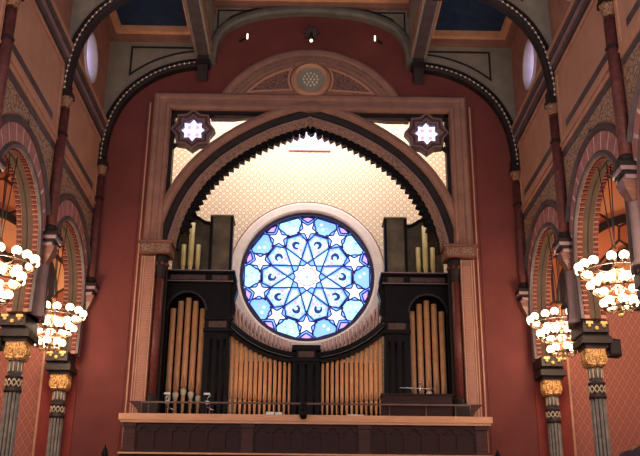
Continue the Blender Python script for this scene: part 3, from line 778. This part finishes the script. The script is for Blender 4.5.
for k in range(10):
    am = 36 * k; as_ = 18 + 36 * k
    # five-pointed star, one point towards the centre
    sc = Vector(pol(1.56, as_)); st = []
    for i in range(10):
        rr = .36 if i % 2 == 0 else .155; b = math.radians(as_ + 180 + 36 * i)
        st.append((sc.x + rr * math.cos(b), sc.y + rr * math.sin(b)))
    pane(st, 1, YR - .02); closed(st)
    # outer panel between two stars
    op = [pol(1.46, am - 7.5), pol(1.46, am + 7.5), pol(1.64, am + 9), pol(1.86, am + 12.5), pol(1.99, am + 9), pol(1.99, am - 9), pol(1.86, am - 12.5), pol(1.64, am - 9)]
    pane(op, 2 if k % 2 else 0, YR - .006); closed(op)
    for i, (rr, aa) in enumerate(((1.74, -4), (1.8, 4), (1.66, 1), (1.9, 0))): pane(circle(*pol(rr, am + aa), .045, 8), (5, 1, 1, 0)[i], YR - .012)
    # small rim pane behind each star
    rp = [pol(1.8, as_), pol(1.97, as_ - 6.5), pol(2.0, as_), pol(1.97, as_ + 6.5)]; pane(rp, 5, YR - .006); closed(rp); pane([pol(1.87, as_), pol(1.94, as_ - 3), pol(1.97, as_), pol(1.94, as_ + 3)], 3, YR - .01)
for i in range(16):
    pane(circle(*pol(.26, 22.5 * i), .028, 6), 3, YR - .03)
for i in range(8): pane(circle(*pol(.12, 45 * i), .022, 6), 3, YR - .03)
pane(circle(*rc, .05, 10), 0, YR - .03)
g.build('pane', gm, w)
m = MB()
for (a, b) in seg: m.tube([(a[0], YR - .03, a[1]), (b[0], YR - .03, b[1])], .024, 6)
m.sweep(circle(*rc, .3, 40), [(-.008, YR - .04), (.008, YR - .04), (.008, YR - .02), (-.008, YR - .02)], 'xz', True)
m.build('tracery', 'lead', w)

# small light panel above the rose
w = struct_root('window_10', (0, 27, 14.65))
MB().box(-.68, .68, 26.94, 27, 14.2, 15.15).build('panel', 'lilac', w)
m = MB(); m.slab([star(0, 14.72, .42, .26, 8)], 'xz', 26.9, 26.94); m.build('pane', 'starlight', w)

# ------------------------------------------------------------------ organ
def pipe(parent, x, y, zm, zt, r, zf, mat, name='organ_pipe', collar=False, lip=True):
    """body from the mouth up, conical lip, foot below"""
    p = MB().lathe((x, y), [(r * .8, zm), (r, zm + .1), (r, zt), (r * .86, zt + .002), (r * .86, zt - .05)], 14).build(name, mat, parent)
    MB().lathe((x, y), [(r * .36, zf), (r * .8, zm - .02), (r * .8, zm)], 12).build('foot', mat, p)
    if lip:
        m = MB(); v = [(x - r * .75, y - r * .72, zm + .01), (x + r * .75, y - r * .72, zm + .01), (x, y - r * 1.06, zm + r * 4.6), (x - r * .6, y - r * 1.05, zm + .02), (x + r * .6, y - r * 1.05, zm + .02)]
        m.add(v, [(0, 3, 2), (3, 4, 2), (4, 1, 2), (0, 1, 4, 3), (0, 2, 1)]); m.build('lip', 'pipedark', p)
    if collar:
        MB().lathe((x, y), [(r * .6, zm - .22), (r * 1.0, zm - .1), (r * 1.05, zm - .03), (r * .7, zm - .02)], 14).build('collar', 'cup', p)
    return p

YT = 24.95
for s in (-1, 1):
    t = thing('organ_tower', '%s black organ tower with tall arched tan pipes and three gold pipes above' % SIDE[s], 'organ', (s * 3.15, 25.6, 5.03), 'organ towers')
    X = lambda v: s * v
    # body with arched opening
    cxx = 3.43; rr = .53
    fr = [(X(2.2), 5.03), (X(2.2), 9.05), (X(4.05), 9.05), (X(4.05), 5.03)]
    hole = [(X(cxx - rr), 5.25)] + [(X(cxx - rr * math.cos(math.radians(a))), 8.22 + rr * math.sin(math.radians(a))) for a in range(0, 181, 9)] + [(X(cxx + rr), 5.25)]
    m = MB(); m.slab([fr, hole], 'xz', YT, YT + .12); m.box(X(2.2), X(4.05), YT + .55, YT + .6, 5.03, 9.05); m.box(X(2.2), X(2.26), YT + .12, YT + .55, 5.03, 9.05); m.box(X(3.99), X(4.05), YT + .12, YT + .55, 5.03, 9.05); m.box(X(2.26), X(3.99), YT + .12, YT + .55, 5.03, 5.2); body = m.build('case_body', 'black', t)
    m = MB(); m.sweep([(X(cxx - (rr + .02) * math.cos(math.radians(a))), 8.22 + (rr + .02) * math.sin(math.radians(a))) for a in range(0, 181, 9)], [(-.025, YT - .03), (.025, YT - .03), (.025, YT + .02), (-.025, YT + .02)]); m.build('arch_bead', 'metal', body)
    m = MB()
    for xx in (2.32, 2.5, 2.7): m.tube([(X(xx), YT - .02, 5.1), (X(xx), YT - .02, 7.3)], .03, 8); m.sphere((X(xx), YT - .02, 7.36), .045, 8, 6)
    m.build('pilaster', 'black', body)
    # middle entablature with slotted panels, and the inner bracket shelf
    m = MB(); m.box(X(2.14), X(4.08), YT - .06, YT + .9, 9.03, 9.09); m.box(X(2.18), X(4.05), YT, YT + .9, 9.09, 9.32); m.box(X(2.1), X(4.1), YT - .1, YT + .95, 9.32, 9.4); en = m.build('entablature', 'black', t)
    m = MB(); m.box(X(2.3), X(2.75), YT - .02, YT + .01, 9.13, 9.27); m.box(X(2.95), X(3.95), YT - .02, YT + .01, 9.13, 9.27); m.build('slot_panel', 'slot', en)
    m = MB(); m.box(X(2.1), X(4.1), YT - .115, YT - .1, 9.375, 9.4); m.build('edge_line', 'stripe', en)  # pale strip draws the rose window's light catching the shelf edge
    m = MB(); m.box(X(2.14), X(4.08), YT - .075, YT - .06, 9.07, 9.09); m.build('edge_line', 'stripe', en)  # same window highlight, put into colour along the lower edge
    m = MB(); m.box(X(2.08), X(2.9), YT - .1, YT + .02, 7.94, 8.02); m.box(X(2.2), X(2.86), YT - .05, YT + .01, 7.68, 7.94); m.box(X(2.1), X(2.92), YT - .1, YT + .02, 7.6, 7.68); sh = m.build('bracket_shelf', 'black', t)
    MB().box(X(2.28), X(2.78), YT - .07, YT - .04, 7.72, 7.9).build('slot_panel', 'slot', sh)
    # carved inner edge with stepped scrolls
    m = MB(); m.prism([(X(2.2), 8.05), (X(2.06), 8.3), (X(2.1), 8.6), (X(2.02), 8.9), (X(2.08), 9.2), (X(2.2), 9.3)], 'xz', YT + .1, YT + .5); m.build('side_scroll', 'black', t)
    # upper box and curved hood
    m = MB(); m.box(X(2.26), X(2.86), YT + .1, YT + .8, 9.4, 11.1); m.box(X(2.22), X(2.9), YT + .06, YT + .84, 11.1, 11.16); bx = m.build('swell_box', 'hood', t)
    m = MB(); m.box(X(2.22), X(2.3), YT + .04, YT + .12, 9.4, 11.1); m.box(X(2.82), X(2.9), YT + .04, YT + .12, 9.4, 11.1); m.build('corner_post', 'black', bx)
    hp = [(X(2.9), 9.4), (X(2.9), 10.98), (X(3.1), 11.02), (X(3.3), 11.16), (X(3.42), 11.2), (X(3.6), 11.0), (X(4.0), 10.6), (X(4.0), 9.4)]
    m = MB(); m.slab([hp], 'xz', YT + .42, YT + .5); h = m.build('hood_panel', 'hood', t)
    m = MB(); m.sweep(hp[1:-1], [(-.03, YT + .3), (.04, YT + .3), (.04, YT + .52), (-.03, YT + .52)]); m.build('hood_edge', 'black', h)
    for i in range(5):
        xx = cxx + (i - 2) * .213
        pipe(t, X(xx), YT + .3, (5.86, 5.97, 6.05, 5.95, 5.86)[i], (8.34, 8.56, 8.66, 8.56, 8.34)[i], .083, 5.2, 'pipe', collar=True)
    for i, (xx, zt, r) in enumerate(((3.22, 10.24, .07), (3.43, 10.92, .08), (3.64, 10.24, .07))):
        pipe(t, X(xx), YT + .16, 9.55, zt, r, 9.4, 'pipegold', 'gold_pipe', lip=False)

# centre of the organ: curved cornice, graded pipes, post
t = thing('organ_centre', 'curved middle organ front with graded tan pipes below the rose window', 'organ', (0, 25.5, 5.03))
YC = 25.05; R0 = 3.03
ca = arc(rc[0], rc[1], R0, 223, 317, 48)
m = MB(); m.sweep(ca, [(-.16, YC + .02), (-.13, YC - .1), (.0, YC - .06), (.09, YC - .12), (.16, YC - .12), (.16, YC + .3), (-.16, YC + .3)]); cor = m.build('curved_cornice', 'black', t)
m = MB(); m.sweep(arc(rc[0], rc[1], R0 + .02, 223, 317, 48), [(-.02, YC - .1), (.0, YC - .12), (.02, YC - .1), (.02, YC - .05), (-.02, YC - .05)]); m.build('cornice_bead', 'metal', cor)
MB().box(-2.05, 2.05, YC + .5, YC + .56, 5.03, 6.9).build('back_panel', 'black', t)
MB().box(-2.05, 2.05, YC - .02, YC + .5, 5.03, 5.16).build('windchest', 'brown', t)
m = MB(); m.box(-.4, .36, YC - .1, YC + .3, 5.16, 6.9); m.box(-.44, .4, YC - .18, YC + .3, 6.78, 6.86); m.box(-.3, .26, YC - .16, YC + .3, 6.86, 7.1); m.box(-.42, .38, YC - .2, YC + .34, 7.1, 7.24); po = m.build('centre_post', 'black', t)
MB().box(-.24, .2, YC - .18, YC - .15, 6.9, 7.06).build('slot_panel', 'slot', po)
m = MB()
for xx in (-.25, -.02, .21): m.tube([(xx, YC - .11, 5.2), (xx, YC - .11, 6.7)], .03, 8)
m.build('post_roll', 'black', po)
for s in (-1, 1):
    for i in range(13):
        xx = s * (.46 + i * .136) - .02
        dz = math.sqrt(max(0, (R0 + .1) ** 2 - (xx - rc[0]) ** 2)); zt = rc[1] - dz + .05
        r = .042 + .0018 * i
        pipe(t, xx, YC + .12, 5.62 + .012 * i, zt, r, 5.16, 'pipe')
    for i in range(16):
        xx = s * (.46 + i * .113) - .02
        zi = rc[1] - math.sqrt((R0 - .1) ** 2 - (xx - rc[0]) ** 2)
        h = .38 + .02 * i
        m = MB(); m.lathe((xx, YC + .24), [(.035, zi - .1), (.039, zi), (.039, zi + h), (.03, zi + h + .002), (.03, zi + h - .04)], 10); m.build('short_pipe', 'pipepink', t)

# ------------------------------------------------------------------ balcony
t = thing('balcony', 'dark wood balcony front with honey coloured ledge below the organ', 'balcony', (0, 23.4, 0))
YB = 22.96
m = MB(); m.box(-4.7, 4.7, YB, YE, 4.86, 5.02); m.box(-4.66, 4.66, YB + .03, YE, 4.8, 4.86); m.build('ledge', 'ledge', t)
MB().box(-4.58, 4.58, YB + .16, YE, 3.3, 4.8).build('front_panel', 'brown', t)
MB().box(-4.4, 4.4, YB + .3, YE - .02, 0, 3.3).build('base_panel', 'brown', t)
m = MB(); m.box(-4.66, 4.66, YB + .02, YB + .2, 4.03, 4.07); m.build('lower_moulding', 'ledge', t)
m = MB(); m.box(-4.62, 4.62, YB + .1, YB + .2, 3.9, 4.03); m.build('lower_cove', 'brown', t)
for x in (-4.42, -1.47, 1.47, 4.42):
    m = MB(); m.box(x - .14, x + .14, YB + .1, YB + .2, 4.06, 4.8); m.box(x - .17, x + .17, YB + .06, YB + .2, 4.7, 4.8); m.box(x - .17, x + .17, YB + .06, YB + .2, 4.06, 4.14); m.build('pilaster', 'brownmid', t)
for (xa, xb) in ((-4.28, -1.61), (-1.33, 1.33), (1.61, 4.28)):
    n = 6; w_ = (xb - xa) / n
    m = MB()
    for i in range(n):
        a = xa + i * w_; b = a + w_; c = (a + b) / 2
        m.slab([[(a, 4.07), (b, 4.07), (b, 4.8), (a, 4.8)], [(a + .04, 4.16), (b - .04, 4.16), (b - .04, 4.6), (c + .1, 4.6), (c + .08, 4.68), (c, 4.72), (c - .08, 4.68), (c - .1, 4.6), (a + .04, 4.6)]], 'xz', YB + .12, YB + .17)
    m.build('arcade_panel', 'brown', t)

t = thing('railing', 'thin bronze hand rail on posts along the balcony ledge', 'railing', (0, 23.2, 5.02))
YRL = 23.15
m = MB(); m.box(-4.25, 4.25, YRL - .03, YRL + .03, 5.31, 5.35); m.build('rail', 'railm', t)
for x in (-4.0, -3.3, -2.45, -1.6, -.8, .8, 1.55, 2.12, 3.05, 3.8):
    MB().lathe((x, YRL), [(.03, 5.02), (.018, 5.06), (.014, 5.12), (.014, 5.32)], 8).build('post', 'railm', t)
for s in (-1, 1):
    MB().prism([(s * 4.2, 5.35), (s * 4.5, 5.35), (s * 4.46, 5.31), (s * 4.3, 5.16), (s * 4.24, 5.02), (s * 4.18, 5.02)], 'xz', YRL - .04, YRL + .04).build('end_scroll', 'brownmid', t)

t = thing('clamp_lamp', 'small black lamp clamped to the middle of the balcony rail', 'lamp', (-.07, 23.0, 5.02))
m = MB(); m.box(-.14, 0, YRL - .1, YRL + .06, 5.24, 5.38); m.tube([(-.07, YRL - .06, 5.3), (-.07, YRL - .28, 5.14)], .03, 8); m.build('clamp', 'black', t)
m = MB(); m.lathe((-.07, YRL - .32), [(.05, 4.9), (.09, 4.94), (.1, 5.04), (.07, 5.14), (.03, 5.17)], 14); m.build('lamp_head', 'black', t)

o = MB(); o.box(1.95, 3.75, 23.3, 23.78, 5.03, 5.6); o.box(1.93, 3.78, 23.27, 23.8, 5.6, 5.64); o = o.build('console_cabinet', 'brown'); tag(o, 'low dark brown cabinet behind the right end of the railing', 'cabinet')
# microphones / desk lamps and papers on the gallery
t = thing('microphone_stand', 'white microphone arm lying over the dark cabinet before the right organ tower', 'microphone', (3.0, 23.7, 5.66))
m = MB(); m.tube([(2.1 + .35, 23.7, 5.86), (3.35, 23.7, 5.84)], .014, 6); m.tube([(2.98, 23.7, 5.66), (2.98, 23.7, 6.02)], .016, 6); m.build('arm', 'chrome', t)
m = MB(); m.sphere((2.98, 23.7, 6.0), .035, 8, 6); m.lathe((2.98, 23.7), [(.07, 5.66), (.07, 5.69), (.02, 5.71)], 10); m.build('base', 'chrome', t)
for (x, lab) in ((-2.66, 'white desk lamp with bent arm right of the left organ tower pipes'), (-3.72, 'white desk lamp in front of the left organ tower pipes')):
    t = thing('desk_lamp', lab, 'lamp', (x, 24.3, 5.03), 'small lamps on the gallery')
    m = MB(); m.lathe((x, 24.3), [(.08, 5.03), (.08, 5.05), (.015, 5.07), (.015, 5.4)], 10); m.build('stand', 'metal', t)
    m = MB(); m.tube([(x, 24.3, 5.4), (x + .02, 24.26, 5.62), (x + .1, 24.2, 5.7)], .016, 6); m.tube([(x, 24.3, 5.4), (x + .2, 24.2, 5.3)], .014, 6); m.build('arm', 'chrome', t)
    m = MB(); m.box(x - .07, x + .09, 24.14, 24.22, 5.7, 5.75); m.build('shade', 'paper', t); MB().box(x - .02, x + .08, 24.16, 24.24, 5.46, 5.54).build('joint', 'paper', t)
for i, (x, lab) in enumerate(((-.82, 'white sheet music leaning left of the centre post behind the railing'), (1.3, 'white paper lying right of the centre post behind the railing'))):
    t = thing('sheet_music', lab, 'paper', (x, 23.6, 5.03), 'papers behind the railing')
    MB().box(x - .25, x + .25, 23.5, 23.75, 5.03, 5.1).build('desk', 'black', t)
    m = MB(); h = .07 if i == 0 else .03
    m.prism([(23.5, 5.1), (23.52, 5.1), (23.6, 5.1 + h), (23.58, 5.11 + h)], 'yz', x - .22, x - .02); m.prism([(23.5, 5.1), (23.52, 5.1), (23.58, 5.09 + h), (23.56, 5.1 + h)], 'yz', x - .02, x + .2); m.build('sheet', 'paper', t)

# small fixtures on the red wall
for s in (-1, 1):
    x = s * 1.93; z = 16.45
    t = thing('spotlight', 'tiny white tipped spotlight high on the red wall, %s of the pediment' % SIDE[s], 'spotlight', (x, YE, z), 'small spotlights on the red wall')
    m = MB(); m.tube([(x + s * .25, YE, z), (x, YE - .28, z)], .03, 8); m.build('arm', 'metal', t)
    m = MB(); m.lathe((x, YE - .3), [(.02, z - .09), (.025, z - .07), (.025, z + .08), (.02, z + .09)], 10); m.build('head', 'bulb', t)
t = thing('hanging_lantern', 'dark star shaped lantern with one bright bulb above the pediment', 'lantern', (0, YE - .25, 16.4))
m = MB(); m.slab([star(0, 16.75, .26, .14, 8)], 'xz', YE - .12, YE - .02); m.build('star_plate', 'greydark', t)
m = MB(); m.tube([(0, YE - .1, 16.75), (0, YE - .28, 16.5)], .03, 8); m.lathe((0, YE - .28), [(.07, 16.38), (.09, 16.46), (.04, 16.54)], 12); m.build('arm', 'metal', t)
m = MB(); m.sphere((0, YE - .28, 16.35), .05, 10, 6); m.build('bulb', 'bulb', t)

# finials of the two standing lamps below the balcony, and the carved chair back at lower right
for s in (-1, 1):
    x, y = s * 4.72 + (-.12 if s < 0 else -.06), 22.4
    t = thing('lamp_standard', 'dark pointed lamp standard tip %s of the balcony at the bottom edge' % SIDE[s], 'lamp', (x, y, 0), 'dark standards flanking the balcony')
    MB().lathe((x, y), [(.25, 0), (.25, .08), (.06, .2), (.035, .4), (.035, 3.7), (.06, 3.74), (.04, 3.8)], 14).build('post', 'metal', t)
    MB().lathe((x, y), [(.03, 3.8), (.075, 3.86), (.085, 3.95), (.05, 4.06), (.02, 4.12), (.001, 4.2 if s < 0 else 4.18)], 14).build('finial', 'black', t)

t = thing('carved_screen', 'dark carved wooden crest showing at the lower right corner', 'screen', (3.8, 9.0, 0))
MB().box(3.12, 4.5, 8.97, 9.05, .1, 2.5).build('panel', 'brown', t)
for x in (3.08, 4.54):
    MB().lathe((x, 9.0), [(.07, 0), (.07, .2), (.045, .25), (.04, 1.2), (.05, 1.25), (.04, 1.3), (.04, 2.45), (.055, 2.5), (.001, 2.6)], 14).build('post', 'brown', t)
cr = [(3.04, 2.48), (3.06, 2.56), (3.1, 2.615), (3.15, 2.63), (3.185, 2.62), (3.2, 2.64), (3.25, 2.672), (3.32, 2.675), (3.36, 2.66), (3.42, 2.72), (3.55, 2.77), (3.7, 2.78), (3.82, 2.83)]
m = MB(); m.slab([cr + [(7.62 - x, z) for x, z in reversed(cr[:-1])]], 'xz', 8.95, 9.07); ct = m.build('crest', 'brown', t)
m = MB(); m.sweep(circle(3.81, 2.63, .11, 24), [(-.02, 8.93), (.02, 8.93), (.02, 8.97), (-.02, 8.97)], 'xz', True); m.build('carved_ring', 'brownmid', ct)

# ------------------------------------------------------------------ lights and world
W = bpy.data.worlds.new('World'); SC.world = W; W.use_nodes = True
bg = W.node_tree.nodes['Background']; bg.inputs[0].default_value = (.80, .76, .82, 1); bg.inputs[1].default_value = .58

def area(name, loc, rot, size, sy, e, col):
    L = bpy.data.lights.new(name, 'AREA'); L.shape = 'RECTANGLE'; L.size = size; L.size_y = sy; L.energy = e; L.color = col
    o = bpy.data.objects.new(name, L); COL.objects.link(o); o.location = loc; o.rotation_euler = rot; return o
# lamps hidden behind the head of the great arch light the chancel
area('chancel_lamps', (0, 24.75, 15.9), (math.radians(38), 0, 0), 7.5, .6, 240, (1, .96, .92))
def point(name, loc, e, col, r=.4):
    L = bpy.data.lights.new(name, 'POINT'); L.energy = e; L.color = col; L.shadow_soft_size = r
    o = bpy.data.objects.new(name, L); COL.objects.link(o); o.location = loc
for s in (-1, 1): point('aisle_fill', (s * 9.6, 21.5, 8.6), 75, (1, .8, .6))  # unseen fill lights, added to brighten the aisle mosaic
# the further chandeliers of the nave, behind and beside the camera
for y in (13.3, 9.0, 4.7):
    for s in (-1, 1): point('nave_chandelier_light', (s * 5.6, y, 7.0), 85, (1, .78, .58))

# ------------------------------------------------------------------ camera
P_, YW, RL = .35195, .013266, .0088
cp_, sp_ = math.cos(P_), math.sin(P_)
F = Vector((math.sin(YW) * cp_, math.cos(YW) * cp_, sp_)); Rt = Vector((math.cos(YW), -math.sin(YW), 0)); Up = Rt.cross(F)
A = math.cos(RL) * Rt + math.sin(RL) * Up; B = -math.sin(RL) * Rt + math.cos(RL) * Up
cd = bpy.data.cameras.new('camera'); co = bpy.data.objects.new('camera', cd); COL.objects.link(co)
mw = Matrix(((A.x, B.x, -F.x, .002), (A.y, B.y, -F.y, 0), (A.z, B.z, -F.z, 1.6), (0, 0, 0, 1)))
co.matrix_world = mw; cd.sensor_width = 36; cd.lens = 903.63 / 640 * 36; cd.clip_end = 200
SC.camera = co
vs = SC.view_settings; vs.view_transform = 'Standard'; vs.look = 'None'; vs.gamma = 1; vs.exposure = 0.85; vs.use_curve_mapping = False
